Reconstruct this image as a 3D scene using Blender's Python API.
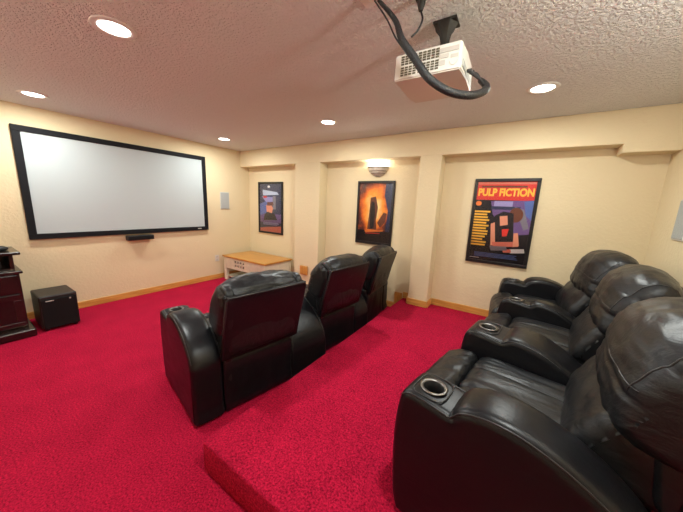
import bpy, bmesh, math, random
from mathutils import Vector, Matrix, noise
random.seed(7)
sc = bpy.context.scene
for o in list(bpy.data.objects): bpy.data.objects.remove(o)
C = sc.collection
R = math.radians

# ------------------------------------------------------------------ camera
F_PX = 270.15
pitch, roll, yaw = .1890, .0420, .5757
fw = Vector((-math.sin(yaw)*math.cos(pitch), math.cos(yaw)*math.cos(pitch), -math.sin(pitch)))
r0 = Vector((math.cos(yaw), math.sin(yaw), 0)); u0 = r0.cross(fw)
rt = r0*math.cos(roll)+u0*math.sin(roll); up = -r0*math.sin(roll)+u0*math.cos(roll)
cd = bpy.data.cameras.new('camera'); cam = bpy.data.objects.new('camera', cd); C.objects.link(cam)
cd.sensor_fit = 'HORIZONTAL'; cd.sensor_width = 36.0; cd.lens = F_PX/683*36; cd.clip_start = .02
m = Matrix((( rt.x, up.x, -fw.x, 0), (rt.y, up.y, -fw.y, 0), (rt.z, up.z, -fw.z, 1.45), (0, 0, 0, 1)))
cam.matrix_world = m
sc.camera = cam

# ------------------------------------------------------------------ world, exposure
w = bpy.data.worlds.new('world'); sc.world = w; w.use_nodes = True
w.node_tree.nodes['Background'].inputs[0].default_value = (1, .93, .85, 1)
w.node_tree.nodes['Background'].inputs[1].default_value = 0.0
sc.view_settings.view_transform = 'Standard'; sc.view_settings.look = 'None'
sc.view_settings.exposure = 0.04; sc.view_settings.gamma = 1
sc.view_settings.use_curve_mapping = False
CAN_POWER = 18.0
SCONCE_POWER = 4.0
SIDE_SCONCE = 52.0
LIGHT_COL = (.95, 1.0, .96)

# ------------------------------------------------------------------ materials
def nodes(name):
    mt = bpy.data.materials.new(name); mt.use_nodes = True
    nt = mt.node_tree; b = nt.nodes['Principled BSDF']
    return mt, nt, b
def col(c): return (c[0], c[1], c[2], 1)
def simple(name, c, rough=.5, metal=0, spec=.5, var=.0, scale=20, bump=0, coat=0, bscale=None):
    mt, nt, b = nodes(name)
    b.inputs['Base Color'].default_value = col(c); b.inputs['Roughness'].default_value = rough
    b.inputs['Metallic'].default_value = metal; b.inputs['Specular IOR Level'].default_value = spec
    b.inputs['Coat Weight'].default_value = coat
    tc = nt.nodes.new('ShaderNodeTexCoord')
    n = nt.nodes.new('ShaderNodeTexNoise'); n.inputs['Scale'].default_value = scale; n.inputs['Detail'].default_value = 4
    nt.links.new(tc.outputs['Object'], n.inputs['Vector'])
    if var:
        rp = nt.nodes.new('ShaderNodeValToRGB')
        rp.color_ramp.elements[0].position = .3; rp.color_ramp.elements[1].position = .7
        rp.color_ramp.elements[0].color = col([x*(1-var) for x in c]); rp.color_ramp.elements[1].color = col([min(1, x*(1+var)) for x in c])
        nt.links.new(n.outputs['Fac'], rp.inputs['Fac']); nt.links.new(rp.outputs['Color'], b.inputs['Base Color'])
    if bump:
        n2 = nt.nodes.new('ShaderNodeTexNoise'); n2.inputs['Scale'].default_value = bscale or scale; n2.inputs['Detail'].default_value = 3
        nt.links.new(tc.outputs['Object'], n2.inputs['Vector'])
        bp = nt.nodes.new('ShaderNodeBump'); bp.inputs['Strength'].default_value = bump; bp.inputs['Distance'].default_value = .01
        nt.links.new(n2.outputs['Fac'], bp.inputs['Height']); nt.links.new(bp.outputs['Normal'], b.inputs['Normal'])
    return mt

def carpet_mat():
    mt, nt, b = nodes('red_carpet')
    tc = nt.nodes.new('ShaderNodeTexCoord')
    n = nt.nodes.new('ShaderNodeTexNoise'); n.inputs['Scale'].default_value = 105; n.inputs['Detail'].default_value = 5; n.inputs['Roughness'].default_value = .75
    n2 = nt.nodes.new('ShaderNodeTexNoise'); n2.inputs['Scale'].default_value = 4.5; n2.inputs['Detail'].default_value = 3
    mx = nt.nodes.new('ShaderNodeMixRGB'); mx.inputs['Fac'].default_value = .10
    rp = nt.nodes.new('ShaderNodeValToRGB')
    rp.color_ramp.elements[0].position = .37; rp.color_ramp.elements[1].position = .64
    rp.color_ramp.elements[0].color = (.16, .001, .014, 1); rp.color_ramp.elements[1].color = (.70, .012, .066, 1)
    for q in (n, n2): nt.links.new(tc.outputs['Object'], q.inputs['Vector'])
    nt.links.new(n.outputs['Fac'], mx.inputs[1]); nt.links.new(n2.outputs['Fac'], mx.inputs[2])
    nt.links.new(mx.outputs[0], rp.inputs['Fac']); nt.links.new(rp.outputs['Color'], b.inputs['Base Color'])
    b.inputs['Roughness'].default_value = .95; b.inputs['Specular IOR Level'].default_value = .12
    bp = nt.nodes.new('ShaderNodeBump'); bp.inputs['Strength'].default_value = .7; bp.inputs['Distance'].default_value = .012
    nt.links.new(n.outputs['Fac'], bp.inputs['Height']); nt.links.new(bp.outputs['Normal'], b.inputs['Normal'])
    return mt

def plaster_mat(name, c, scale, strength, dist):
    mt, nt, b = nodes(name)
    tc = nt.nodes.new('ShaderNodeTexCoord')
    v = nt.nodes.new('ShaderNodeTexNoise'); v.inputs['Scale'].default_value = scale; v.inputs['Detail'].default_value = 3; v.inputs['Roughness'].default_value = .55
    rp = nt.nodes.new('ShaderNodeValToRGB'); rp.color_ramp.elements[0].position = .42; rp.color_ramp.elements[1].position = .6
    bp = nt.nodes.new('ShaderNodeBump'); bp.inputs['Strength'].default_value = strength; bp.inputs['Distance'].default_value = dist
    nt.links.new(tc.outputs['Object'], v.inputs['Vector']); nt.links.new(v.outputs['Fac'], rp.inputs['Fac'])
    nt.links.new(rp.outputs['Color'], bp.inputs['Height']); nt.links.new(bp.outputs['Normal'], b.inputs['Normal'])
    b.inputs['Base Color'].default_value = col(c); b.inputs['Roughness'].default_value = .8; b.inputs['Specular IOR Level'].default_value = .25
    return mt

def wood_mat(name, a, bcol, rough=.35, axis='X', scale=3):
    mt, nt, b = nodes(name)
    tc = nt.nodes.new('ShaderNodeTexCoord'); mp = nt.nodes.new('ShaderNodeMapping')
    s = [18, 18, 18]; s['XYZ'.index(axis)] = 1.2
    mp.inputs['Scale'].default_value = s
    n = nt.nodes.new('ShaderNodeTexNoise'); n.inputs['Scale'].default_value = scale; n.inputs['Detail'].default_value = 5
    rp = nt.nodes.new('ShaderNodeValToRGB'); rp.color_ramp.elements[0].position = .35; rp.color_ramp.elements[1].position = .7
    rp.color_ramp.elements[0].color = col(a); rp.color_ramp.elements[1].color = col(bcol)
    nt.links.new(tc.outputs['Object'], mp.inputs['Vector']); nt.links.new(mp.outputs[0], n.inputs['Vector'])
    nt.links.new(n.outputs['Fac'], rp.inputs['Fac']); nt.links.new(rp.outputs['Color'], b.inputs['Base Color'])
    b.inputs['Roughness'].default_value = rough
    return mt

def leather_mat(name, c, rough=.36, spec=.5, wr=.30):
    mt, nt, b = nodes(name)
    tc = nt.nodes.new('ShaderNodeTexCoord')
    g = nt.nodes.new('ShaderNodeTexNoise'); g.inputs['Scale'].default_value = 260; g.inputs['Detail'].default_value = 2
    mp = nt.nodes.new('ShaderNodeMapping'); mp.inputs['Scale'].default_value = (1.0, 2.2, 2.6)
    wv = nt.nodes.new('ShaderNodeTexNoise'); wv.inputs['Scale'].default_value = 5.5; wv.inputs['Detail'].default_value = 6; wv.inputs['Distortion'].default_value = 1.2
    wv.inputs['Roughness'].default_value = .55
    nt.links.new(tc.outputs['Object'], g.inputs['Vector']); nt.links.new(tc.outputs['Object'], mp.inputs['Vector']); nt.links.new(mp.outputs[0], wv.inputs['Vector'])
    b1 = nt.nodes.new('ShaderNodeBump'); b1.inputs['Strength'].default_value = wr; b1.inputs['Distance'].default_value = .02
    b2 = nt.nodes.new('ShaderNodeBump'); b2.inputs['Strength'].default_value = .12; b2.inputs['Distance'].default_value = .002
    nt.links.new(wv.outputs['Fac'], b1.inputs['Height']); nt.links.new(g.outputs['Fac'], b2.inputs['Height'])
    nt.links.new(b1.outputs['Normal'], b2.inputs['Normal']); nt.links.new(b2.outputs['Normal'], b.inputs['Normal'])
    mr = nt.nodes.new('ShaderNodeMapRange'); mr.inputs['To Min'].default_value = rough-.06; mr.inputs['To Max'].default_value = rough+.1
    nt.links.new(wv.outputs['Fac'], mr.inputs['Value']); nt.links.new(mr.outputs[0], b.inputs['Roughness'])
    b.inputs['Base Color'].default_value = col(c); b.inputs['Specular IOR Level'].default_value = spec
    return mt

def emit(name, c, s):
    mt, nt, b = nodes(name)
    b.inputs['Base Color'].default_value = col(c); b.inputs['Emission Color'].default_value = col(c); b.inputs['Emission Strength'].default_value = s
    return mt

M = dict(
 carpet=carpet_mat(),
 wall=plaster_mat('cream_wall', (.76, .63, .41), 34, .17, .006),
 ceil=plaster_mat('textured_ceiling', (.88, .88, .87), 62, .9, .010),
 base=wood_mat('honey_oak', (.56, .26, .055), (.74, .39, .10), .35, 'X'),
 basey=wood_mat('honey_oak_side', (.56, .26, .055), (.74, .39, .10), .35, 'Y'),
 oaktop=wood_mat('oak_table_top', (.44, .19, .035), (.60, .29, .06), .3, 'X', 2.2),
 leather=leather_mat('black_leather', (.010, .0095, .010), .34, .55),
 leather2=leather_mat('black_leather_side', (.0055, .0055, .007), .33, .32, .10),
 leathersoft=leather_mat('soft_black_leather', (.007, .0075, .009), .37, .42, .28),
 thread=simple('leather_piping', (.02, .019, .02), .35),
 chrome=simple('cup_chrome', (.20, .19, .18), .35, 1),
 blackp=simple('black_plastic', (.012, .012, .013), .4, bump=.1, scale=120),
 hole=simple('cup_liner', (.006, .006, .006), .5),
 screen=simple('screen_fabric', (.48, .53, .54), .85, spec=.2, bump=.02, scale=300),
 velvet=simple('black_velvet', (.008, .008, .010), .7, spec=.2, bump=.1, scale=300),
 white=simple('white_enamel', (.80, .78, .74), .4),
 grille=simple('speaker_grille', (.42, .44, .43), .6, bump=.3, scale=400),
 grilleframe=simple('speaker_frame', (.62, .60, .55), .5),
 cream=simple('cream_paint', (.74, .68, .52), .45, var=.06, scale=15),
 dark=simple('dark_wood', (.014, .006, .006), .25, var=.3, scale=12, coat=.3),
 darkglass=simple('smoked_glass', (.01, .008, .008), .05),
 sub=simple('black_ash', (.016, .014, .014), .42, bump=.15, scale=90),
 cloth=simple('black_cloth', (.010, .009, .010), .85, spec=.2),
 proj=simple('projector_white', (.78, .75, .68), .38),
 projgrey=simple('projector_grey', (.40, .41, .38), .5),
 ventdark=simple('vent_dark', (.10, .08, .045), .6),
 label=simple('label_grey', (.55, .52, .47), .5),
 cable=simple('cable_black', (.014, .015, .017), .45, bump=.5, scale=160),
 iron=simple('mount_black', (.012, .011, .010), .5),
 sconce=simple('sconce_pewter', (.74, .69, .60), .3, .1, var=.2, scale=30),
 sconcedark=simple('sconce_bronze', (.16, .11, .07), .4, .6),
 frame=simple('poster_frame_black', (.008, .008, .009), .3),
 lens=emit('lamp_lens', (1, .95, .86), 14),
 bulb=emit('lamp_bulb', (1, .93, .80), 30),
 plate=simple('white_plate', (.72, .66, .58), .4),
 woodplate=wood_mat('oak_plate', (.52, .21, .04), (.70, .32, .07), .4, 'Z'),
)
def flat(name, c): return simple(name, c, .28, spec=.4)
POST = {k: flat('ink_'+k, c) for k, c in dict(
  black=(.012, .012, .018), navy=(.03, .04, .10), blue=(.10, .16, .42), pale=(.50, .56, .70), red=(.70, .035, .03), yellow=(.95, .50, .06),
  orange=(.85, .22, .04), skin=(.80, .32, .20), purple=(.16, .09, .26), grey=(.22, .20, .24), coral=(.70, .17, .12), white=(.75, .72, .72), brown=(.16, .05, .03), lav=(.34, .30, .55)).items()}

# ------------------------------------------------------------------ mesh helpers
def obj(name, bm, mat, parent=None, smooth=False, angle=None):
    me = bpy.data.meshes.new(name); bmesh.ops.recalc_face_normals(bm, faces=bm.faces); bm.to_mesh(me); bm.free()
    mats = mat if isinstance(mat, (list, tuple)) else [mat]
    for x in mats: me.materials.append(x)
    if smooth:
        for p in me.polygons: p.use_smooth = True
        if angle: me.set_sharp_from_angle(angle=R(angle))
    o = bpy.data.objects.new(name, me); C.objects.link(o)
    if parent: o.parent = parent
    return o
def thing(name, label, cat, loc=(0, 0, 0), rz=0, group=None):
    o = bpy.data.objects.new(name, None); C.objects.link(o); o.empty_display_size = .1
    o.location = loc; o.rotation_euler = (0, 0, rz); o['label'] = label; o['category'] = cat
    if group: o['group'] = group
    return o
def tag(o, label, cat, group=None):
    o['label'] = label; o['category'] = cat
    if group: o['group'] = group
    return o
def struct(name, bm, mat, smooth=False):
    o = obj(name, bm, mat, None, smooth); o['kind'] = 'structure'; return o
def box(bm, x0, x1, y0, y1, z0, z1, bev=0, mi=0):
    r = bmesh.ops.create_cube(bm, size=1)['verts']
    for v in r: v.co = Vector(((x0+x1)/2+v.co.x*(x1-x0), (y0+y1)/2+v.co.y*(y1-y0), (z0+z1)/2+v.co.z*(z1-z0)))
    fs = list({f for v in r for f in v.link_faces})
    if bev:
        es = list({e for v in r for e in v.link_edges})
        q = bmesh.ops.bevel(bm, geom=es, offset=bev, segments=2, affect='EDGES', profile=.5)
        fs = list(set(q['faces']) | {f for f in fs if f.is_valid})
    for f in fs: f.material_index = mi
    return fs
def B(*a, **k):
    bm = bmesh.new(); box(bm, *a, **k); return bm
def lathe(bm, prof, c=(0, 0, 0), n=32, axis='Z', arc=(0, 2*math.pi), mi=0):
    full = abs(arc[1]-arc[0]-2*math.pi) < 1e-6; cnt = n if full else n+1; rings = []
    for r, h in prof:
        ring = []
        for i in range(cnt):
            a = arc[0]+(arc[1]-arc[0])*i/n
            p = (r*math.cos(a), r*math.sin(a), h)
            if axis == 'Y': p = (p[0], h, p[1])
            if axis == 'X': p = (h, p[0], p[1])
            ring.append(bm.verts.new((c[0]+p[0], c[1]+p[1], c[2]+p[2])))
        rings.append(ring)
    for a, b in zip(rings, rings[1:]):
        for i in range(cnt if full else cnt-1):
            j = (i+1) % cnt
            f = bm.faces.new((a[i], a[j], b[j], b[i])); f.material_index = mi
    return rings
def catmull(pts, n=6, closed=True):
    out = []; L = len(pts)
    for i in range(L if closed else L-1):
        if closed: p = [pts[(i+k) % L] for k in (-1, 0, 1, 2)]
        else: p = [pts[max(0, min(L-1, i+k))] for k in (-1, 0, 1, 2)]
        p = [Vector(q) for q in p]
        for k in range(n):
            t = k/n
            out.append(.5*((2*p[1])+(-p[0]+p[2])*t+(2*p[0]-5*p[1]+4*p[2]-p[3])*t*t+(-p[0]+3*p[1]-3*p[2]+p[3])*t**3))
    if not closed: out.append(Vector(pts[-1]))
    return out
def tube(bm, pts, r, n=8, closed=False, mi=0):
    pts = [Vector(p) for p in pts]; L = len(pts); rings = []; prev = None
    rr = r if isinstance(r, (list, tuple)) else [r]*L
    for i in range(L):
        if closed: t = (pts[(i+1) % L]-pts[i-1]).normalized()
        else: t = (pts[min(L-1, i+1)]-pts[max(0, i-1)]).normalized()
        if prev is None:
            a = Vector((0, 0, 1)) if abs(t.z) < .9 else Vector((1, 0, 0)); nrm = t.cross(a).normalized()
        else: nrm = (prev-t*prev.dot(t)).normalized()
        prev = nrm; bn = t.cross(nrm)
        rings.append([bm.verts.new(pts[i]+(nrm*math.cos(2*math.pi*k/n)+bn*math.sin(2*math.pi*k/n))*rr[i]) for k in range(n)])
    seq = list(zip(rings, rings[1:]))
    if closed: seq.append((rings[-1], rings[0]))
    for a, b in seq:
        for k in range(n):
            f = bm.faces.new((a[k], a[(k+1) % n], b[(k+1) % n], b[k])); f.material_index = mi
    if not closed:
        bm.faces.new(rings[0]); bm.faces.new(rings[-1])
def poly_area(p): return sum(p[i][0]*p[(i+1) % len(p)][1]-p[(i+1) % len(p)][0]*p[i][1] for i in range(len(p)))/2
# extruded, rounded upholstery shape: closed side profile (u,z) swept over v with edge radius r.
# vmap(u, s) gives v for s in [-1,1]; puff bulges the middle outward; disp displaces along the profile normal
def cushion(prof, w, r, n=5, vmap=None, puff=0.0, nv=26, disp=None, sub=True, rz=None, crown=None):
    P = catmull(prof, n) if sub else [Vector(p) for p in prof]
    if poly_area(P) < 0: P = P[::-1]
    L = len(P); N = []
    for i in range(L):
        t = (P[(i+1) % L]-P[i-1]); t = t/max(t.length, 1e-9); N.append(Vector((t.y, -t.x)))
    bm = bmesh.new(); rings = []
    ss = []
    rr = r/w
    k1 = 7
    for i in range(k1+1):
        a = math.pi/2*i/k1; ss.append((-1+rr*(1-math.sin(a)), r*(1-math.cos(math.pi/2-a)) if False else r*(1-math.sin(math.pi/2-(math.pi/2-a)*1.0)) ))
    # s from edge (inset r) to start of the flat part (inset 0)
    ss = []
    for i in range(k1+1):
        a = math.pi/2*i/k1
        ss.append((-1+rr*(1-math.sin(a)), r*(1-math.sin(math.acos(min(1, max(0, 1-math.sin(a))))) ) if False else 0))
    ss = []
    for i in range(k1+1):
        x = i/k1                      # 0 at the outer edge, 1 at the inner end of the rounding
        a = math.pi/2*x
        ss.append((-1+rr*(1-math.cos(a)), r*(1-math.sin(a))))
    mid = [(-1+rr+(2-2*rr)*i/(nv), 0) for i in range(1, nv)]
    allS = ss+mid+[(-s, d) for s, d in ss[::-1]]
    for s, inset in allS:
        ring = []
        for i in range(L):
            d = -inset+puff*(1-abs(s)**2.2)
            if crown: d += crown(P[i], s)
            p = P[i]+N[i]*d
            v = vmap(P[i].x, s) if vmap else s*w
            co = Vector((-p.x, v, p.y))
            if disp:
                co = co+Vector((-N[i].x, 0, N[i].y))*disp(P[i], s, v)
            ring.append(bm.verts.new(co))
        rings.append(ring)
    LAST['rings'] = [(s, [v.co.copy() for v in ring]) for (s, _), ring in zip(allS, rings)]
    for a, b in zip(rings, rings[1:]):
        for i in range(L):
            j = (i+1) % L
            bm.faces.new((a[i], a[j], b[j], b[i]))
    for ring in (rings[0], rings[-1]):
        bmesh.ops.triangulate(bm, faces=[bm.faces.new(ring)])
    return bm
LAST = {}
def nz(x, y, z, s): return noise.noise(Vector((x*s, y*s, z*s)))

# ------------------------------------------------------------------ room shell
SX, FY, RY, RX, NY, H = -4.566, 3.385, 3.58, 1.0, -1.45, 2.344
BZ = 2.06; PH = .183; PX = -1.251; PY = .642
struct('floor', B(SX-.1, RX+.1, NY-.1, RY+.1, -.1, 0), M['carpet'])
struct('ceiling', B(SX-.1, RX+.1, NY-.1, RY+.1, H, H+.1), M['ceil'])
struct('wall_left', B(SX-.1, SX, NY-.1, RY+.1, 0, H), M['wall'])
struct('wall_right', B(RX, RX+.1, NY-.1, RY+.1, 0, H), M['wall'])
struct('wall_near', B(SX, RX, NY-.1, NY, 0, H), M['wall'])
bm = B(SX, RX, RY, RY+.1, 0, H)
struct('wall_back', bm, M['wall'])
struct('trim_1', B(SX, RX, FY, RY, BZ, H, bev=.008), M['wall'])              # long soffit beam
struct('trim_2', B(.652, RX, FY, RY, 1.987, BZ+.01, bev=.006), M['wall'])          # lowered end of the soffit
struct('trim_3', B(-3.167, -2.657, FY+.002, RY, 0, BZ+.01, bev=.008), M['wall'])         # wide pilaster
struct('trim_4', B(-1.12, -.865, FY+.002, RY, 0, BZ+.01, bev=.008), M['wall'])          # narrow pilaster
# carpeted riser
bm = bmesh.new(); box(bm, PX, RX, PY, RY, 0, PH, bev=.012)
struct('floor_riser', bm, M['carpet'], True)
def board(name, x0, x1, y0, y1, z0, mat, h=.085):
    struct(name, B(x0, x1, y0, y1, z0, z0+h, bev=.004), mat)
t = .016
board('baseboard_left', SX, SX+t, NY, RY, 0, M['basey'])
board('baseboard_near', SX+t, RX, NY, NY+t, 0, M['base'])
board('baseboard_back', SX+t, -3.167, RY-t, RY, 0, M['base'])
board('baseboard_back.001', -3.167, -2.657, FY-t, FY, 0, M['base'])
board('baseboard_back.002', -2.657, PX, RY-t, RY, 0, M['base'])
board('baseboard_back.003', PX, -1.12, RY-t, RY, PH, M['base'])
board('baseboard_back.004', -1.12, -.865, FY-t, FY, PH, M['base'])
board('baseboard_back.005', -.865+t, RX, RY-t, RY, PH, M['base'])
board('baseboard_back.006', -1.37, PX-.005, RY-.03, RY-t, 0, M['woodplate'], .25)
board('baseboard_right', RX-t, RX, PY, RY-t, PH, M['basey'])
board('baseboard_side', -2.657, -2.657+t, FY, RY-t, 0, M['basey'])
board('baseboard_side.001', -.865, -.865+t, FY, RY-t, PH, M['basey'])
board('baseboard_side.002', -1.12-t, -1.12, FY, RY-t, PH, M['basey'])

# ------------------------------------------------------------------ recessed lights
def can(x, y, lab):
    t = thing('recessed_light', lab, 'ceiling light', (x, y, H), 0, 'recessed ceiling lights')
    bm = bmesh.new(); lathe(bm, [(.070, -.001), (.074, -.006), (.098, -.007), (.104, -.003), (.105, 0)], n=40)
    obj('trim_ring', bm, M['white'], t, True)
    bm = bmesh.new(); bmesh.ops.create_circle(bm, cap_ends=True, segments=40, radius=.072)
    for v in bm.verts: v.co.z = -.0035
    obj('lens', bm, M['lens'], t)
    ld = bpy.data.lights.new('can_lamp', 'AREA'); ld.shape = 'DISK'; ld.size = .13; ld.energy = CAN_POWER; ld.color = LIGHT_COL
    lo = bpy.data.objects.new('can_lamp', ld); C.objects.link(lo); lo.parent = t; lo.location = (0, 0, -.012)
for x, y, lab in [(-3.975, .70, 'round recessed light nearest the top left corner of the screen'),
                  (-1.997, .70, 'large round recessed light in the ceiling, closest to the camera on the left'),
                  (-3.90, 2.62, 'smallest recessed light, in the far left ceiling corner above the grey wall speaker'),
                  (-1.941, 2.60, 'recessed light in the ceiling in front of the wall sconce'),
                  (.003, 2.60, 'recessed light in the ceiling to the right of the projector'),
                  (.003, .70, 'recessed light overhead between the projector and the right wall'),
                  ]:
    can(x, y, lab)

# ------------------------------------------------------------------ projection screen and what hangs by it
t = thing('projection_screen', 'wide blank projection screen in a black frame on the left wall', 'projection screen', (SX, 1.635, 1.524))
hw, hh, fwid, d = 1.042, .606, .062, .043
bm = bmesh.new(); 
for a in ((-hw, hw, hh-fwid, hh), (-hw, hw, -hh, -hh+fwid), (-hw, -hw+fwid, -hh+fwid, hh-fwid), (hw-fwid, hw, -hh+fwid, hh-fwid)):
    box(bm, .004, d, *a, bev=.004)
obj('frame', bm, M['velvet'], t)
obj('screen_fabric', B(.01, .03, -hw+fwid-.005, hw-fwid+.005, -hh+fwid-.005, hh-fwid+.005), M['screen'], t)
obj('maker_plate', B(d, d+.003, hw-.19, hw-.13, -hh+.024, -hh+.038), M['label'], t)
t = thing('centre_speaker', 'small black centre speaker bar mounted just under the screen', 'speaker', (SX, 1.64, .868))
obj('cabinet', B(.002, .10, -.16, .16, -.035, .03, bev=.008), M['blackp'], t)
obj('grille', B(.10, .112, -.15, .15, -.028, .024, bev=.004), M['cloth'], t)
def wall_speaker(x, y, z, side, lab):
    t = thing('wall_speaker', lab, 'speaker', (x, y, z), 0, 'in-wall speakers')
    s = side
    obj('speaker_frame', B(min(s*.001, s*.012), max(s*.001, s*.012), -.09, .09, -.152, .152, bev=.003), M['grilleframe'], t)
    obj('grille', B(min(s*.010, s*.018), max(s*.010, s*.018), -.079, .079, -.141, .141, bev=.003), M['grille'], t)
wall_speaker(SX, 3.03, 1.427, 1, 'pale grey in-wall speaker on the left wall beside the screen')
wall_speaker(RX, 3.05, 1.44, -1, 'pale grey in-wall speaker on the right wall above the recliners')
t = thing('power_outlet', 'small white power outlet low on the wall beside the wooden bench', 'outlet', (SX, 2.83, .385))
obj('cover_plate', B(.001, .008, -.04, .04, -.058, .058, bev=.003), M['plate'], t)
bm = bmesh.new(); box(bm, .008, .011, -.017, .017, .010, .042); box(bm, .008, .011, -.017, .017, -.042, -.010)
obj('socket', bm, M['label'], t)
t = thing('wooden_outlet_box', 'small orange oak box on the wide wall pillar behind the first recliner row', 'outlet box', (-2.93, FY, .335))
obj('box_body', B(-.075, .075, -.035, -.001, -.075, .075, bev=.006), M['woodplate'], t)
obj('cover_plate', B(-.06, .06, -.040, -.034, -.06, .06, bev=.003), M['woodplate'], t)

# ------------------------------------------------------------------ posters
def poster(x0, x1, z0, z1, lab, shapes, field, ang=0, title=None, lines=()):
    cx, cz = (x0+x1)/2, (z0+z1)/2; hw, hh = (x1-x0)/2, (z1-z0)/2
    t = thing('framed_poster', lab, 'poster', (cx, RY, cz), 0, 'framed posters')
    f = .034
    bm = bmesh.new()
    for a in ((-hw, hw, hh-f, hh), (-hw, hw, -hh, -hh+f), (-hw, -hw+f, -hh+f, hh-f), (hw-f, hw, -hh+f, hh-f)):
        box(bm, a[0], a[1], -.028, -.002, a[2], a[3], bev=.004)
    obj('frame', bm, M['frame'], t)
    # printed sheet: background + inked shapes as regions of one sheet
    mats = [field]; bm = bmesh.new(); y = -.012
    iw, ih = hw-f+.003, hh-f+.003
    box(bm, -iw, iw, y, -.003, -ih, ih)
    for k, (mname, pts) in enumerate(shapes):
        mm = POST[mname] if mname in POST else M[mname]
        if mm not in mats: mats.append(mm)
        yy = y-.0003-.00012*k
        vs = [bm.verts.new((-iw+2*iw*px, yy, ih-2*ih*py)) for px, py in pts]
        fc = bm.faces.new(vs); fc.material_index = mats.index(mm)
    o = obj('print', bm, mats, t)
    for txt, mn, size, px, py, stretch in (title or []):
        cu = bpy.data.curves.new('lettering', 'FONT'); cu.body = txt; cu.size = size; cu.align_x = 'CENTER'; cu.align_y = 'CENTER'; cu.offset = size*.045
        to = bpy.data.objects.new('tmp', cu); C.objects.link(to)
        bpy.context.view_layer.update()
        me = bpy.data.meshes.new_from_object(to.evaluated_get(bpy.context.evaluated_depsgraph_get()))
        bpy.data.objects.remove(to)
        me.transform(Matrix.Rotation(R(90), 4, 'X')); me.transform(Matrix.Diagonal((stretch, 1, 1, 1)))
        me.materials.clear(); me.materials.append(POST[mn])
        lo = bpy.data.objects.new('title_lettering', me); C.objects.link(lo); lo.parent = t
        lo.location = (-iw+2*iw*px, y-.006, ih-2*ih*py)
    bm = bmesh.new(); box(bm, -iw, iw, -.0205, -.0195, -ih, ih)
    obj('glazing', bm, GLZ, t)
    return t
def glaze():
    mt = bpy.data.materials.new('poster_glazing'); mt.use_nodes = True; nt = mt.node_tree; nt.nodes.clear()
    o = nt.nodes.new('ShaderNodeOutputMaterial'); mx = nt.nodes.new('ShaderNodeMixShader'); tr = nt.nodes.new('ShaderNodeBsdfTransparent'); g = nt.nodes.new('ShaderNodeBsdfGlossy')
    g.inputs['Roughness'].default_value = .08; fr = nt.nodes.new('ShaderNodeFresnel'); fr.inputs['IOR'].default_value = 1.25
    nt.links.new(fr.outputs[0], mx.inputs[0]); nt.links.new(tr.outputs[0], mx.inputs[1]); nt.links.new(g.outputs[0], mx.inputs[2]); nt.links.new(mx.outputs[0], o.inputs['Surface'])
    return mt
GLZ = glaze()
def rect(x0, x1, y0, y1): return [(x0, y0), (x1, y0), (x1, y1), (x0, y1)]
def ell(cx, cy, rx, ry, n=20): return [(cx+rx*math.cos(2*math.pi*i/n), cy+ry*math.sin(2*math.pi*i/n)) for i in range(n)]
def rules(mn, x0, x1, y0, y1, n, jag=.3, fill=.55):
    out = []
    for i in range(n):
        ya = y0+(y1-y0)*i/n; e = (x1-x0)*jag*random.random()
        out.append((mn, rect(x0, x1-e, ya, ya+(y1-y0)/n*fill)))
    return out
def flame_mat():
    mt, nt, b = nodes('orange_cloud_print')
    tc = nt.nodes.new('ShaderNodeTexCoord'); mp = nt.nodes.new('ShaderNodeMapping'); mp.inputs['Location'].default_value = (.05, 0, -.12); mp.inputs['Scale'].default_value = (3.6, 1, 2.3)
    g = nt.nodes.new('ShaderNodeTexGradient'); g.gradient_type = 'SPHERICAL'
    n = nt.nodes.new('ShaderNodeTexNoise'); n.inputs['Scale'].default_value = 7; n.inputs['Detail'].default_value = 4
    mx = nt.nodes.new('ShaderNodeMath'); mx.operation = 'MULTIPLY_ADD'; mx.inputs[1].default_value = 1.1
    ad = nt.nodes.new('ShaderNodeMath'); ad.operation = 'SUBTRACT'; ad.inputs[1].default_value = .38
    rp = nt.nodes.new('ShaderNodeValToRGB'); e = rp.color_ramp.elements
    e[0].position = .0; e[0].color = (.02, .02, .035, 1); e[1].position = 1; e[1].color = (1, .75, .35, 1)
    for p, c in ((.2, (.16, .03, .02, 1)), (.42, (.75, .14, .02, 1)), (.68, (1, .36, .04, 1))):
        q = e.new(p); q.color = c
    nt.links.new(tc.outputs['Object'], mp.inputs[0]); nt.links.new(mp.outputs[0], g.inputs[0]); nt.links.new(tc.outputs['Object'], n.inputs[0])
    nt.links.new(n.outputs['Fac'], ad.inputs[0]); nt.links.new(g.outputs['Fac'], mx.inputs[0]); nt.links.new(ad.outputs[0], mx.inputs[2]); nt.links.new(mx.outputs[0], rp.inputs[0])
    nt.links.new(rp.outputs[0], b.inputs['Base Color']); b.inputs['Roughness'].default_value = .3
    return mt
FL = flame_mat()
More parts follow.
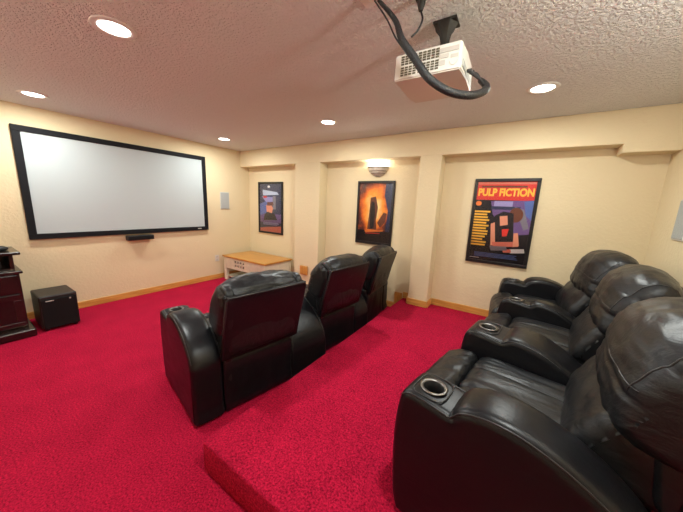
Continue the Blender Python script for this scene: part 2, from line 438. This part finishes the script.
# left poster: generic night-blue sheet with pale band and coral foot
sh = [('navy', rect(.0, 1, 0, 1)), ('purple', rect(0, 1, .62, .80)), ('pale', [(.14, .12), (.80, .17), (.88, .22), (.16, .24)]), ('blue', [(.0, .42), (.38, .34), (.30, .60), (.0, .66)]),
      ('lav', [(.1, .26), (.6, .27), (.7, .36), (.3, .38)]), ('red', rect(.18, .34, .25, .29)), ('coral', [(.0, 1), (.0, .93), (.35, .90), (1, .86), (1, 1)]), ('grey', rect(.60, .74, .25, .52)),
      ('skin', [(.30, .44), (.52, .40), (.62, .50), (.56, .60), (.32, .58)]), ('brown', [(.34, .38), (.62, .37), (.64, .44), (.36, .45)]), ('black', [(.22, .64), (.40, .58), (.70, .62), (.80, .74), (.18, .76)]), ('white', ell(.43, .06, .06, .025))]
sh += rules('lav', .15, .9, .80, .86, 3, .2)
poster(-4.275, -3.625, .845, 1.80, 'narrow framed poster in dark blue and coral, leftmost on the wall by the bench', sh, POST['navy'])
# middle poster: plain orange cloud print
sh = [('black', rect(0, 1, .80, 1)), ('navy', [(.80, 0), (1, 0), (1, .8), (.86, .8), (.90, .45), (.78, .2)]),
      ('orange', [(.22, .80), (.40, .775), (.62, .79), (.80, .775), (.78, .80), (.5, .82), (.24, .84)]), ('red', [(.25, .845), (.7, .83), (.7, .845), (.25, .86)]),
      ('brown', [(.36, .24), (.52, .22), (.60, .40), (.56, .62), (.60, .78), (.30, .78), (.34, .50)]), ('black', [(.40, .30), (.49, .32), (.52, .50), (.50, .76), (.38, .77), (.37, .46)]), ('brown', [(.60, .66), (.78, .48), (.88, .50), (.84, .64), (.70, .74)])]
poster(-2.07, -1.49, .89, 1.795, 'framed orange cloudy poster hanging under the wall sconce', sh, FL)
# right poster: generic colour blocks with the title across the top
sh = [('black', rect(0, 1, 0, 1)), ('red', rect(0, 1, 0, .225)), ('coral', rect(.01, .99, .01, .035)), ('purple', [(.28, .24), (1, .22), (1, .62), (.62, .66), (.34, .40)]),
      ('lav', rect(.34, .66, .235, .30)), ('blue', [(.84, .24), (1, .22), (1, .46), (.90, .40)]), ('navy', rect(.30, .8, .30, .34)), ('grey', [(.70, .30), (.86, .33), (.98, .55), (.9, .58)]),
      ('brown', ell(.74, .40, .12, .09)), ('black', [(.38, .42), (.52, .36), (.70, .38), (.76, .70), (.40, .76)]), ('skin', [(.47, .42), (.60, .41), (.63, .52), (.50, .54)]), ('skin', [(.33, .52), (.40, .50), (.46, .77), (.38, .80)]),
      ('coral', [(.40, .75), (.82, .72), (.86, .78), (.42, .81)]), ('skin', [(.75, .62), (.82, .61), (.87, .77), (.77, .79)]), ('white', [(.72, .82), (.96, .80), (.98, .85), (.74, .87)]),
      ('coral', [(.60, .83), (.74, .82), (.76, .86), (.62, .87)]), ('red', [(.54, .58), (.66, .57), (.64, .66), (.56, .67)]), ('grey', [(.36, .80), (.66, .79), (.68, .84), (.40, .86)]), ('orange', ell(.06, .27, .055, .03))]
sh += rules('yellow', .0, .30, .36, .82, 13, .35, .62)+rules('blue', .10, .92, .895, .955, 4, .12, .5)+[('black', rect(0, 1, .875, .89))]+rules('brown', .08, .94, .052, .075, 1, .1, .8)+rules('white', .02, .2, .965, .975, 1)
poster(-.500, .127, .835, 1.803, 'largest framed poster, red and black with yellow title lettering, above the right recliners', sh, POST['black'], title=[('PULP FICTION', 'yellow', .110, .505, .135, .77)])

# ------------------------------------------------------------------ wall sconce
def sconce(x, y, z, rz, lab, power):
    t = thing('wall_sconce', lab, 'wall light', (x, y, z), rz, 'wall sconces')
    a0 = math.pi
    bm = bmesh.new()
    prof = [(.012, -.085), (.03, -.080), (.065, -.064), (.10, -.040), (.128, -.008), (.145, .025), (.152, .040)]
    lathe(bm, prof, n=32, arc=(a0, 2*math.pi)); lathe(bm, [(r*.93, z+.006) for r, z in prof[::-1]], n=32, arc=(a0, 2*math.pi))
    for v in bm.verts: v.co.y *= .8; v.co.y -= .002
    obj('bowl', bm, M['sconce'], t, True)
    for k, (zz, r) in enumerate(((.041, .153), (-.008, .129), (-.040, .102), (-.082, .028))):
        bm = bmesh.new(); tube(bm, [(r*math.cos(a0+math.pi*i/24), .8*r*math.sin(a0+math.pi*i/24)-.004, zz) for i in range(25)], (.0065, .004, .004, .004)[k], 8)
        obj('band', bm, M['sconcedark'], t, True)
    bm = bmesh.new(); bmesh.ops.create_uvsphere(bm, u_segments=16, v_segments=10, radius=.026)
    for v in bm.verts: v.co += Vector((0, -.055, .002))
    obj('bulb', bm, M['bulb'], t, True)
    ld = bpy.data.lights.new('sconce_lamp', 'POINT'); ld.energy = power; ld.color = (.97, 1, .96); ld.shadow_soft_size = .03
    lo = bpy.data.objects.new('sconce_lamp', ld); C.objects.link(lo); lo.parent = t; lo.location = (0, -.075, .045)
sconce(-1.765, RY, 1.932, 0, 'pewter half-bowl uplight sconce glowing on the wall above the orange poster', SCONCE_POWER)
sconce(RX, 1.0, 1.90, R(-90), 'pewter half-bowl uplight sconce on the right wall above the recliner nearest the camera', SIDE_SCONCE)
sconce(-3.5, NY, 1.90, R(180), 'added pewter half-bowl uplight for ceiling fill, out of view on the near wall towards the projection screen', SIDE_SCONCE*.95)  # unseen lamp added on the near wall to lift the ceiling
sconce(-1.3, NY, 1.90, R(180), 'added pewter half-bowl uplight for ceiling fill, out of view on the near wall directly behind the camera', SIDE_SCONCE*.6)  # second added lamp out of view, more fill for the ceiling

# ------------------------------------------------------------------ bench
t = thing('storage_bench', 'low cream bench table with oak top and punched square holes in the far corner', 'bench', (-3.895, 3.19, 0))
W, D = .55, .30
obj('table_top', B(-W-.02, W+.02, -D-.02, D+.02, .425, .455, bev=.006), M['oaktop'], t)
for sx in (-1, 1):
    for sy in (-1, 1):
        x = sx*(W-.03); y = sy*(D-.03)
        obj('leg', B(x-.03, x+.03, y-.03, y+.03, 0.001, .425, bev=.004), M['cream'], t)
# front apron with eight square holes
bm = bmesh.new(); y0, y1 = -D+.006, -D+.024; z0, z1 = .245, .42
xs = [-W+.06]; hx = [(-.25+.075*i, -.25+.075*i+.04) for i in range(4)]
for a, b in hx: xs += [a, b]
xs.append(W-.06); zs = [z0, .275, .315, .345, .385, z1]
for i in range(len(xs)-1):
    for j in range(len(zs)-1):
        if i % 2 == 1 and j in (1, 3): continue
        box(bm, xs[i], xs[i+1], y0, y1, zs[j], zs[j+1])
bmesh.ops.remove_doubles(bm, verts=bm.verts, dist=1e-5)
obj('front_apron', bm, M['cream'], t)
bm = bmesh.new(); box(bm, -W+.06, W-.06, D-.024, D-.006, .245, .42); obj('back_apron', bm, M['cream'], t)
for sx in (-1, 1): obj('side_apron', B(min(sx*(W-.024), sx*(W-.006)), max(sx*(W-.024), sx*(W-.006)), -D+.06, D-.06, .245, .42), M['cream'], t)
obj('inner_box', B(-W+.07, W-.07, -D+.045, D-.03, .25, .42), M['dark'], t)
obj('rail', B(-W+.06, W-.06, -D+.004, -D+.03, .225, .246, bev=.003), M['cream'], t)
obj('shelf', B(-W+.03, W-.03, -D+.03, D-.03, .06, .08), M['cream'], t)

# ------------------------------------------------------------------ subwoofer
t = thing('subwoofer', 'black cube subwoofer on the carpet under the screen', 'subwoofer', (-4.20, .655, 0))
obj('cabinet', B(-.20, .185, -.145, .145, .02, .38, bev=.012), M['sub'], t)
obj('grille_cloth', B(.185, .202, -.135, .135, .03, .345, bev=.006), M['cloth'], t)
bm = bmesh.new(); box(bm, .203, .206, -.10, -.04, .325, .333); obj('maker_plate', bm, M['grilleframe'], t)
bm = bmesh.new(); lathe(bm, [(.001, .207), (.008, .207), (.008, .199)], c=(0, .085, .325), n=12, axis='X'); obj('power_lamp', bm, M['label'], t)
for sx in (-1, 1):
    for sy in (-1, 1):
        bm = bmesh.new(); lathe(bm, [(.001, 0), (.018, 0), (.02, .02), (.001, .021)], c=(sx*.15, sy*.11, 0), n=12); obj('foot', bm, M['blackp'], t)

# ------------------------------------------------------------------ media cabinet
t = thing('media_cabinet', 'tall dark-stained media cabinet at the left edge of the room', 'cabinet', (-4.29, .075, 0))
x0, x1, ya, yb = -.24, .24, -.55, .35
obj('plinth', B(x0, x1+.085, ya-.03, yb+.035, 0, .085, bev=.012), M['dark'], t)
bm = bmesh.new(); box(bm, x0, x1-.02, ya, yb, .09, .65, bev=.004); obj('lower_case', bm, M['dark'], t)
obj('ledge', B(x0, x1+.025, ya-.015, yb+.02, .65, .68, bev=.008), M['dark'], t)
bm = bmesh.new(); box(bm, x0, x1-.04, ya+.03, yb-.02, .68, .70); box(bm, x0, x1-.04, ya+.03, ya+.055, .70, .83); box(bm, x0, x1-.04, yb-.045, yb-.02, .70, .83); box(bm, x0, x0+.02, ya+.055, yb-.045, .70, .83); box(bm, x0, x1-.04, -.12, -.10, .70, .83)
obj('upper_case', bm, M['dark'], t)
obj('cabinet_top', B(x0, x1-.015, ya+.01, yb+.03, .83, .86, bev=.008), M['dark'], t)
for k, (a, b) in enumerate(((ya+.02, -.115), (-.105, yb-.02))):
    dr = obj('drawer', B(x1-.02, x1, a, b, .46, .635, bev=.006), M['dark'], t)
    bm = bmesh.new(); bmesh.ops.create_uvsphere(bm, u_segments=12, v_segments=8, radius=.014)
    for v in bm.verts: v.co += Vector((x1+.015, (a+b)/2, .55))
    obj('knob', bm, M['iron'], dr, True)
    bm = bmesh.new()
    for q in ((a, b, .38, .44), (a, b, .105, .15), (a, a+.05, .15, .38), (b-.05, b, .15, .38)): box(bm, x1-.02, x1, *q, bev=.003)
    dd = obj('door', bm, M['dark'], t)
    obj('glass_pane', B(x1-.014, x1-.008, a+.05, b-.05, .15, .38), M['darkglass'], dd)
# disc player in the open bay, gadget on top
t = thing('disc_player', 'flat black player box on the open shelf of the dark cabinet', 'disc player', (-4.27, .17, .7005))
obj('case', B(-.16, .13, -.16, .16, .006, .06, bev=.004), M['blackp'], t); obj('display_strip', B(.13, .133, -.15, .15, .04, .045), M['label'], t)
t = thing('tabletop_gadget', 'small rounded black gadget lying on top of the dark cabinet', 'gadget', (-4.24, .33, .8605))
bm = bmesh.new(); bmesh.ops.create_uvsphere(bm, u_segments=20, v_segments=12, radius=.05)
for v in bm.verts: v.co = Vector((v.co.x, v.co.y*1.5, max(-.02, v.co.z*.6)+.02+.0005))
obj('body', bm, M['blackp'], t, True)
bm = bmesh.new(); lathe(bm, [(.001, .062), (.018, .06), (.02, .045)], n=16); obj('dial', bm, M['iron'], t, True)

# ------------------------------------------------------------------ projector
t = thing('projector', 'white ceiling projector with slotted vents hanging upside down from a black bracket', 'projector', (-.457, 1.487, 2.04), R(1.5)); t.scale = (.89, .89, .89)
hw, hd, ph = .168, .178, .125
def proj_body():
    bm = bmesh.new()
    # rounded plan, slightly curved right side
    pts = [(-hw, -hd), (hw, -hd), (hw+.005, -.05), (hw+.005, .10), (hw, hd), (-hw+.01, hd), (-hw, .1)]
    vb = [bm.verts.new((x, y, 0)) for x, y in pts]; vt = [bm.verts.new((x*.985, y*.985, ph)) for x, y in pts]
    bm.faces.new(vb); bm.faces.new(vt)
    for i in range(len(pts)):
        j = (i+1) % len(pts); bm.faces.new((vb[i], vb[j], vt[j], vt[i]))
    bmesh.ops.bevel(bm, geom=list(bm.edges), offset=.006, segments=3, affect='EDGES')
    return bm
obj('case', proj_body(), M['proj'], t, True, 35)
bm = bmesh.new()
for i in range(9):
    for j in range(8):
        if j in (3,): pass
        x = -hw+.036+i*.0215+(.006 if i > 3 else 0); z = .018+j*.0115+(.006 if j > 3 else 0)
        box(bm, x, x+.0165, -hd-.0015, -hd+.002, z, z+.0075)
for k in range(0):
    pass
obj('vent_slots', bm, M['ventdark'], t)
bm = bmesh.new()
box(bm, hw-.105, hw-.015, -hd-.0012, -hd+.002, .085, .105); box(bm, hw-.105, hw-.06, -hd-.0012, -hd+.002, .06, .078); box(bm, hw-.105, hw-.075, -hd-.0012, -hd+.002, .03, .052); box(bm, hw-.05, hw-.015, -hd-.0012, -hd+.002, .055, .07)
obj('rating_label', bm, M['label'], t)
bm = bmesh.new(); tube(bm, [(hw-.035+.018*math.cos(math.pi+math.pi*i/10), -hd-.001, .04+.018*math.sin(math.pi+math.pi*i/10)) for i in range(11)], .0015, 6); obj('focus_mark', bm, M['label'], t)
obj('port_panel', B(hw-.004, hw+.006, -.15, .13, .022, .052, bev=.001), M['projgrey'], t)
bm = bmesh.new(); lathe(bm, [(.001, .001), (.024, .0), (.028, -.004), (.030, -.012), (.028, -.012)], c=(-hw-.0, .06, .07), n=24, axis='X'); obj('lens_barrel', bm, M['blackp'], t, True)
t = thing('projector_mount', 'black cast bracket holding the projector to the ceiling', 'bracket', (-.435, 1.53, 2.153))
bm = bmesh.new(); box(bm, -.055, .055, -.045, .045, H-2.153-.012, H-2.153-.0005, bev=.003); obj('ceiling_plate', bm, M['iron'], t)
bm = bmesh.new(); lathe(bm, [(.05, 0), (.05, .015), (.028, .03), (.022, .08), (.022, .11), (.03, .14), (.05, .165), (.055, H-2.153-.012)], n=6)
obj('neck', bm, M['iron'], t, True, 30)
bm = bmesh.new()
for s in (-1, 1): box(bm, -.09, .09, s*.045-.008, s*.045+.008, 0.0005, .012, bev=.002)
obj('arm', bm, M['iron'], t)
# ceiling cable plate, sleeve and plug
t = thing('cable_plate', 'white ceiling outlet plate where the projector cables come through', 'outlet plate', (-.655, 1.18, H))
obj('cover_plate', B(-.07, .07, -.06, .06, -.008, -.0005, bev=.003), M['white'], t)
bm = bmesh.new(); lathe(bm, [(.03, -.008), (.028, -.02), (.015, -.022), (.001, -.022)], n=20); obj('collar', bm, M['white'], t, True)
t = thing('projector_cable', 'thick black sleeved cable bundle looping from the ceiling plate around the projector', 'cable')
pts = catmull([(-.640, 1.190, 2.318), (-.575, 1.234, 2.246), (-.536, 1.234, 2.159), (-.48, 1.250, 2.084), (-.411, 1.262, 1.994), (-.327, 1.292, 1.938), (-.255, 1.356, 1.933), (-.216, 1.434, 1.967), (-.215, 1.478, 2.005), (-.248, 1.508, 2.046)], 6, False)
L = len(pts)
bm = bmesh.new(); tube(bm, pts, [.007+.0095*min(1, i/14) - (.005*max(0, (i-L+8)/8)) for i in range(L)], 12); obj('sleeve', bm, M['cable'], t, True)
bm = bmesh.new(); tube(bm, catmull([(-.655, 1.185, 2.318), (-.60, 1.21, 2.24), (-.562, 1.222, 2.17), (-.52, 1.24, 2.115)], 6, False), .0035, 8); obj('thin_cable', bm, M['cable'], t, True)
for a, b, c in (((-.245, 1.508, 2.037), (-.262, 1.495, 2.068), (-.288, 1.478, 2.075)), ((-.222, 1.478, 2.001), (-.238, 1.443, 2.023), (-.288, 1.426, 2.062))):
    bm = bmesh.new(); tube(bm, catmull([a, b, c], 6, False), [.0062]*13, 10)
    box(bm, c[0]-.006, c[0]+.016, c[1]-.010, c[1]+.010, c[2]-.005, c[2]+.005, bev=.002); obj('plug', bm, M['cable'], t, True, 40)
t = thing('power_cable', 'thin black power cord dropping from a ceiling socket into the thick cable bundle', 'cable')
bm = bmesh.new(); tube(bm, catmull([(-.486, 1.301, 2.287), (-.471, 1.287, 2.246), (-.479, 1.269, 2.201), (-.494, 1.254, 2.175), (-.499, 1.249, 2.168)], 6, False), .004, 8); obj('cord', bm, M['cable'], t, True)
bm = bmesh.new(); lathe(bm, [(.001, 2.342), (.018, 2.342), (.017, 2.315), (.009, 2.29), (.001, 2.285)], c=(-.488, 1.302, 0), n=16); obj('plug', bm, M['iron'], t, True, 40)
t = thing('ceiling_socket', 'black socket in the ceiling between projector and cable plate', 'socket', (-.488, 1.302, H))
obj('socket_body', B(-.03, .03, -.03, .03, -.0019, -.0002, bev=.0005), M['iron'], t)

# ------------------------------------------------------------------ recliners
# local frame: -x is the way the sitter faces, y across, z up; origin below the top rear edge of the back
U0 = .14                                  # rear of the arms
def arm_profile(af, drop, zs):
    A = [(.0, .012), (.0, .10), (.0, .20), (.004, .38), (.02, .44), (.05, .50), (.12, .570), (.20, .618), (.28, .643), (.35, .640), (.40, .620), (.425, .594), (.438, .582), (.455, .583), (.53, .592), (.59, .592),
         (.624, .570), (.64, .50), (.648, .38), (.645, .25), (.635, .12), (.615, .03), (.58, .012), (.40, .012), (.2, .012)]
    A = [(a, z-drop*max(0, 1-a/.44)*min(1, z/.3)) for a, z in A]
    A = [(a*af if a < .40 else a+.40*(af-1), z) for a, z in A]
    return [(a+U0, z*zs) for a, z in A]
def cutter(bm_in, u, v, r, z0, z1):
    """apply a cylindrical recess to a closed mesh"""
    me = bpy.data.meshes.new('a'); bmesh.ops.recalc_face_normals(bm_in, faces=bm_in.faces); bm_in.to_mesh(me); bm_in.free()
    a = bpy.data.objects.new('a', me); C.objects.link(a)
    cb = bmesh.new(); bmesh.ops.create_cone(cb, cap_ends=True, segments=32, radius1=r, radius2=r, depth=z1-z0)
    for q in cb.verts: q.co += Vector((-u, v, (z0+z1)/2))
    mb = bpy.data.meshes.new('b'); cb.to_mesh(mb); cb.free(); b = bpy.data.objects.new('b', mb); C.objects.link(b)
    md = a.modifiers.new('x', 'BOOLEAN'); md.operation = 'DIFFERENCE'; md.object = b; md.solver = 'EXACT'
    bpy.context.view_layer.update()
    out = bpy.data.meshes.new_from_object(a.evaluated_get(bpy.context.evaluated_depsgraph_get()))
    bpy.data.objects.remove(a); bpy.data.objects.remove(b)
    r_ = bmesh.new(); r_.from_mesh(out); bpy.data.meshes.remove(out)
    return r_
def make_arm(parent, vin, af, drop, zs):
    """vin(u) -> (v_low, v_high); puffy pad along the top, cup holder at the front"""
    def vmap(u, s):
        a, b = vin(u); return (a+b)/2+s*(b-a)/2
    a, b = vin(U0+.5); wd = (b-a)/2
    AP = arm_profile(af, drop, zs); TOPZ = AP[3:16]; ext = .40*(af-1)
    def topz(u):
        for (a, z), (b, y) in zip(TOPZ, TOPZ[1:]):
            if a <= u <= b: return z+(y-z)*(u-a)/(b-a)
        return .4
    seedv = a*3
    def disp(p, s, v):
        u, z = p.x, p.y; e = 0
        tz = topz(u)
        top = max(0, 1-abs(z-tz)/.05)
        # soft top pad rises a little at the middle behind the cup rest
        if u < U0+.43+ext: e += top*.010*(1-abs(s)**3)
        # seam groove along both upper edges
        e += .0012*nz(u+seedv, v, z, 9)
        return e
    bm = cushion(AP, wd, .030, 4, vmap, 0.002, 12, disp)
    uc = U0+.535+ext; vc = sum(vin(uc))/2; rc = .041
    bm = cutter(bm, uc, vc, rc, .50, .75)
    o = obj('armrest', bm, M['leather2'], parent, True, 50)
    zt = .592*zs
    # cup holder: rim, wall and floor
    bm = bmesh.new(); lathe(bm, [(rc-.001, zt-.004), (rc+.010, zt+.001), (rc+.012, zt+.006), (rc+.004, zt+.008), (rc-.003, zt+.004), (rc-.004, zt-.04), (rc-.005, zt-.088), (.001, zt-.089)], c=(-uc, vc, 0), n=36)
    for f in bm.faces:
        if f.calc_center_median().z < zt+.003 and (Vector((f.calc_center_median().x+uc, f.calc_center_median().y-vc)).length < rc-.001): f.material_index = 1
    obj('cup_holder', bm, [M['chrome'], M['hole']], o, True)
    # leather pad square around the cup
    bm = bmesh.new()
    va, vb = vin(uc); hwv = (vb-va)/2-.022
    loop = []
    for i in range(40):
        an = 2*math.pi*i/40; cx = math.copysign(abs(math.cos(an))**.5, math.cos(an)); sy = math.copysign(abs(math.sin(an))**.5, math.sin(an))
        loop.append((-uc-cx*.062, vc+sy*min(hwv, .085), zt+.0015))
    tube(bm, loop, .0028, 6, True)
    obj('stitched_edge', bm, M['thread'], o, True)
    # piping along the two upper edges
    for s in (-1, 1):
        P = catmull(AP[4:17], 5, False); pl = []
        for p in P:
            v0, v1 = vin(p.x); v = (v0+v1)/2+s*((v1-v0)/2-.0085)
            pl.append((-p.x, v, p.y-.0065))
        bm = bmesh.new(); tube(bm, pl, .0032, 6); obj('piping', bm, M['thread'], o, True)
    # crease across the top between cup rest and pad
    return o
def make_recliner(name, label, loc, rz, arms, k=0, group=None, af=1.1, hz=0, zs=1):
    ex = .65*(af-1)*.65
    t = thing(name, label, 'recliner', loc, rz, group)
    W = .268
    # body under the seat, with loose cloth skirt behind
    bm = cushion([(.145, .010), (.142, .12), (.142, .25), (.155, .40), (.30, .38), (.5, .32), (.70+ex, .30), (.72+ex, .16), (.70+ex, .012), (.4, .010)], W+.006, .015, 3, nv=16,
                 disp=lambda p, s, v: .006*nz(v, p.y*.4, k*3.1, 14) if p.x < .2 else 0)
    obj('base', bm, M['leather2'], t, True)
    # seat cushion with lengthwise stitched channels
    def sd(p, s, v):
        g = 0
        if p.y > .43:
            for c in (-.10, .10): g -= .010*math.exp(-((v-c)/.010)**2)
            g += .006*nz(p.x*.6, v*2.2, k*2.3, 11)+.0015*nz(p.x*.8, v*5, k+5, 12)
        return g
    bm = cushion([(.16, .32), (.165, .44), (.22, .475), (.33, .470), (.45, .475), (.57+ex, .478), (.635+ex, .465), (.66+ex, .43), (.66+ex, .36), (.62+ex, .30), (.4, .29), (.25, .29)], W, .045, 5, puff=.004, nv=52, disp=sd)
    obj('seat', bm, M['leathersoft'], t, True)
    def fd(p, s, v): return .004*nz(p.x*2, v*2.5, k+9, 9)+(.004*nz(p.x*4, v*1.5, k+19, 20) if p.y > .42 else 0)
    bm = cushion([(a+ex, z) for a, z in [(.665, .36), (.668, .445), (.70, .470), (.76, .462), (.815, .435), (.842, .38), (.845, .28), (.84, .16), (.82, .09), (.77, .07), (.72, .10), (.69, .20), (.672, .30)]], W-.004, .04, 5, puff=.004, nv=36, disp=fd)
    obj('footrest', bm, M['leathersoft'], t, True)
    # lumbar cushion of the back
    def ld(p, s, v): return .006*nz(p.x*2, v*1.5, p.y*2+k, 5)+.004*nz(v*1.0, p.y*4, k, 9)+.0015*nz(v*3, p.y*3, k+7, 14)
    bm = cushion([(.10, .455), (.07, .60), (.09, .70), (.18, .73), (.25, .72), (.305, .67), (.345, .60), (.375, .53), (.36, .468), (.22, .45)], W+.010, .045, 5, puff=.012, nv=44, disp=ld)
    obj('lumbar_cushion', bm, M['leathersoft'], t, True)
    # big pillow head cushion, folded over the top
    def hd(p, s, v):
        e = .009*nz(p.x*2+k, v*2, p.y*2, 4)
        e += .0035*nz(v*1.2, p.x*3+k*2, p.y*4, 10)
        e += .0016*nz(v*1.2, p.x*7+p.y*7, k, 12)
        # gathers below the seam on the face, and a dimple on top
        low = math.exp(-((p.y-.685)/.045)**2)*(p.x > .2)
        e += .0035*low*math.sin(v*60+5*nz(v, k, 0, 9))
        if p.x > .15:
            e -= .008*math.exp(-((p.y-.785-.014*math.cos(s*2.6))/.005)**2)
        return e
    head = [(.038, .78), (.026, .855), (.032, .900), (.062, .940), (.11, .960), (.17, .958), (.225, .932), (.268, .885), (.292, .82), (.304, .75), (.310, .69), (.290, .640), (.22, .60), (.14, .59), (.09, .65)]
    head = [(a, z+hz) for a, z in head]
    def hc_(P, s):
        up_ = min(1, max(0, (P.y-.80)/.12)); fr = min(1, max(0, (P.x-.12)/.14))*min(1, max(0, (P.y-.62)/.16))
        return -abs(s)**3.2*(.040*up_+.042*fr)
    bm = cushion(head, W+.044, .045, 8, puff=.012, nv=48, disp=hd, crown=hc_)
    RG = LAST['rings']
    hc = obj('head_cushion', bm, M['leathersoft'], t, True)
    # stitched seam across the face, and one running over the top near each side
    arc = []
    for s_, co in RG:
        if abs(s_) > .965: continue
        zt_ = .785+hz+.014*math.cos(s_*2.6)
        fr_ = [c for c in co if c.x < -.15]
        a_, b_ = sorted(fr_, key=lambda c: abs(c.z-zt_))[:2]
        arc.append((min(a_.x, b_.x)+.0018, (a_.y+b_.y)/2, zt_))
    bm = bmesh.new(); tube(bm, arc, .0024, 6); obj('seam', bm, M['thread'], hc, True)
    for sgn in (-1, 1):
        s_, co = min(RG, key=lambda q: abs(q[0]-sgn*.90))
        path = [c for c in co if c.z > .76+hz]
        path.sort(key=lambda c: math.atan2(c.z-.80-hz, -c.x-.15))
        bm = bmesh.new(); tube(bm, path, .0026, 6); obj('seam', bm, M['thread'], hc, True)
    # flat rear panel with rolled edges
    bm = cushion([(.0, .875+hz), (.022, .882+hz), (.045, .875+hz), (.085, .66), (.135, .44), (.12, .425), (.10, .435), (.05, .66)], W+.030, .012, 4, nv=20,
                 disp=lambda p, s, v: .0008*nz(p.x, v, p.y+k, 4))
    bp = obj('back_panel', bm, M['leather2'], t, True)
    bm = bmesh.new(); e = W+.026
    tube(bm, [(-.123, -e, .44), (-.058, -e, .66), (-.003, -e, .866+hz), (-.004, -e+.014, .880+hz), (-.004, e-.014, .880+hz), (-.003, e, .866+hz), (-.058, e, .66), (-.123, e, .44)], .0075, 8)
    obj('piping', bm, M['thread'], bp, True)
    # side panels of the back, filling between pad and rear panel
    for s in (-1, 1):
        bm = cushion([(.11, .45), (.05, .66), (.02, .86), (.08, .93), (.16, .90), (.19, .72), (.185, .52), (.15, .46)], .03, .02, 4, vmap=lambda u, q, s=s: s*(W-.008)+q*.03, nv=4, disp=lambda p, q, v: .006*nz(p.x*3, v, p.y*6+k, 9))
        obj('back_side', bm, M['leathersoft'], t, True)
    # zip flap behind the seat, low on one side
    obj('skirt_flap', B(-.150, -.143, -W+.01, -W+.05, .20, .43, bev=.003), M['leather'], t)
    for a, dr in arms: make_arm(t, a, af, dr, zs)
    for sx in (.22, .68):
        for sy in (-.2, .2):
            bm = bmesh.new(); lathe(bm, [(.001, 0.001), (.022, 0.001), (.024, .035), (.001, .036)], c=(-sx, sy, 0), n=14); obj('foot', bm, M['blackp'], t)
    return t
def to_local(P, loc, rz):
    c, s = math.cos(-rz), math.sin(-rz); x, y = P[0]-loc[0], P[1]-loc[1]
    return (c*x-s*y, s*x+c*y)
def to_world(P, loc, rz):
    c, s = math.cos(rz), math.sin(rz); return (loc[0]+c*P[0]-s*P[1], loc[1]+s*P[0]+c*P[1])
def row(seats, z, labels, group, af, hz, zs):
    W = .275; gap = .018
    for i, (x, y, th) in enumerate(seats):
        arms = []; loc = (x, y); rz = -R(th)
        if i == 0: arms.append((lambda u: (-W-.195, -W), 0))
        if i < len(seats)-1:
            nx, ny, nth = seats[i+1]; q = []
            for u in (U0, U0+.65):
                q.append(to_local(to_world((-u, -W-gap), (nx, ny), -R(nth)), loc, rz))
            (xa, va), (xb, vb) = q
            def f(u, xa=xa, va=va, xb=xb, vb=vb):
                k = (-u-xa)/(xb-xa); return (W, va+(vb-va)*k)
            arms.append((f, .17))
        else: arms.append((lambda u: (W, W+.195), 0))
        make_recliner('recliner', labels[i], (x, y, z), rz, arms, i+z*10, group, af[i], hz, zs)
row([(-1.32, 1.19, 11), (-1.28, 2.16, 7), (-1.275, 3.04, -5)], 0,
    ['black leather recliner of the lower row nearest the camera, with its near arm in view',
     'middle black leather recliner of the lower row, seen from behind',
     'far black leather recliner of the lower row, by the wall under the orange poster'], 'recliners of the lower row', (1.22, 1.18, 1.15), -.008, 1.0)
row([(.63, 1.25, 9), (.745, 2.09, 7), (.765, 2.90, -4)], PH,
    ['large black leather recliner closest to the camera on the riser, cut by the right edge',
     'middle black leather recliner of the upper row on the riser',
     'far black leather recliner of the upper row, under the red and black poster'], 'recliners of the upper row', (1.25, 1.15, 1.12), .025, .972)
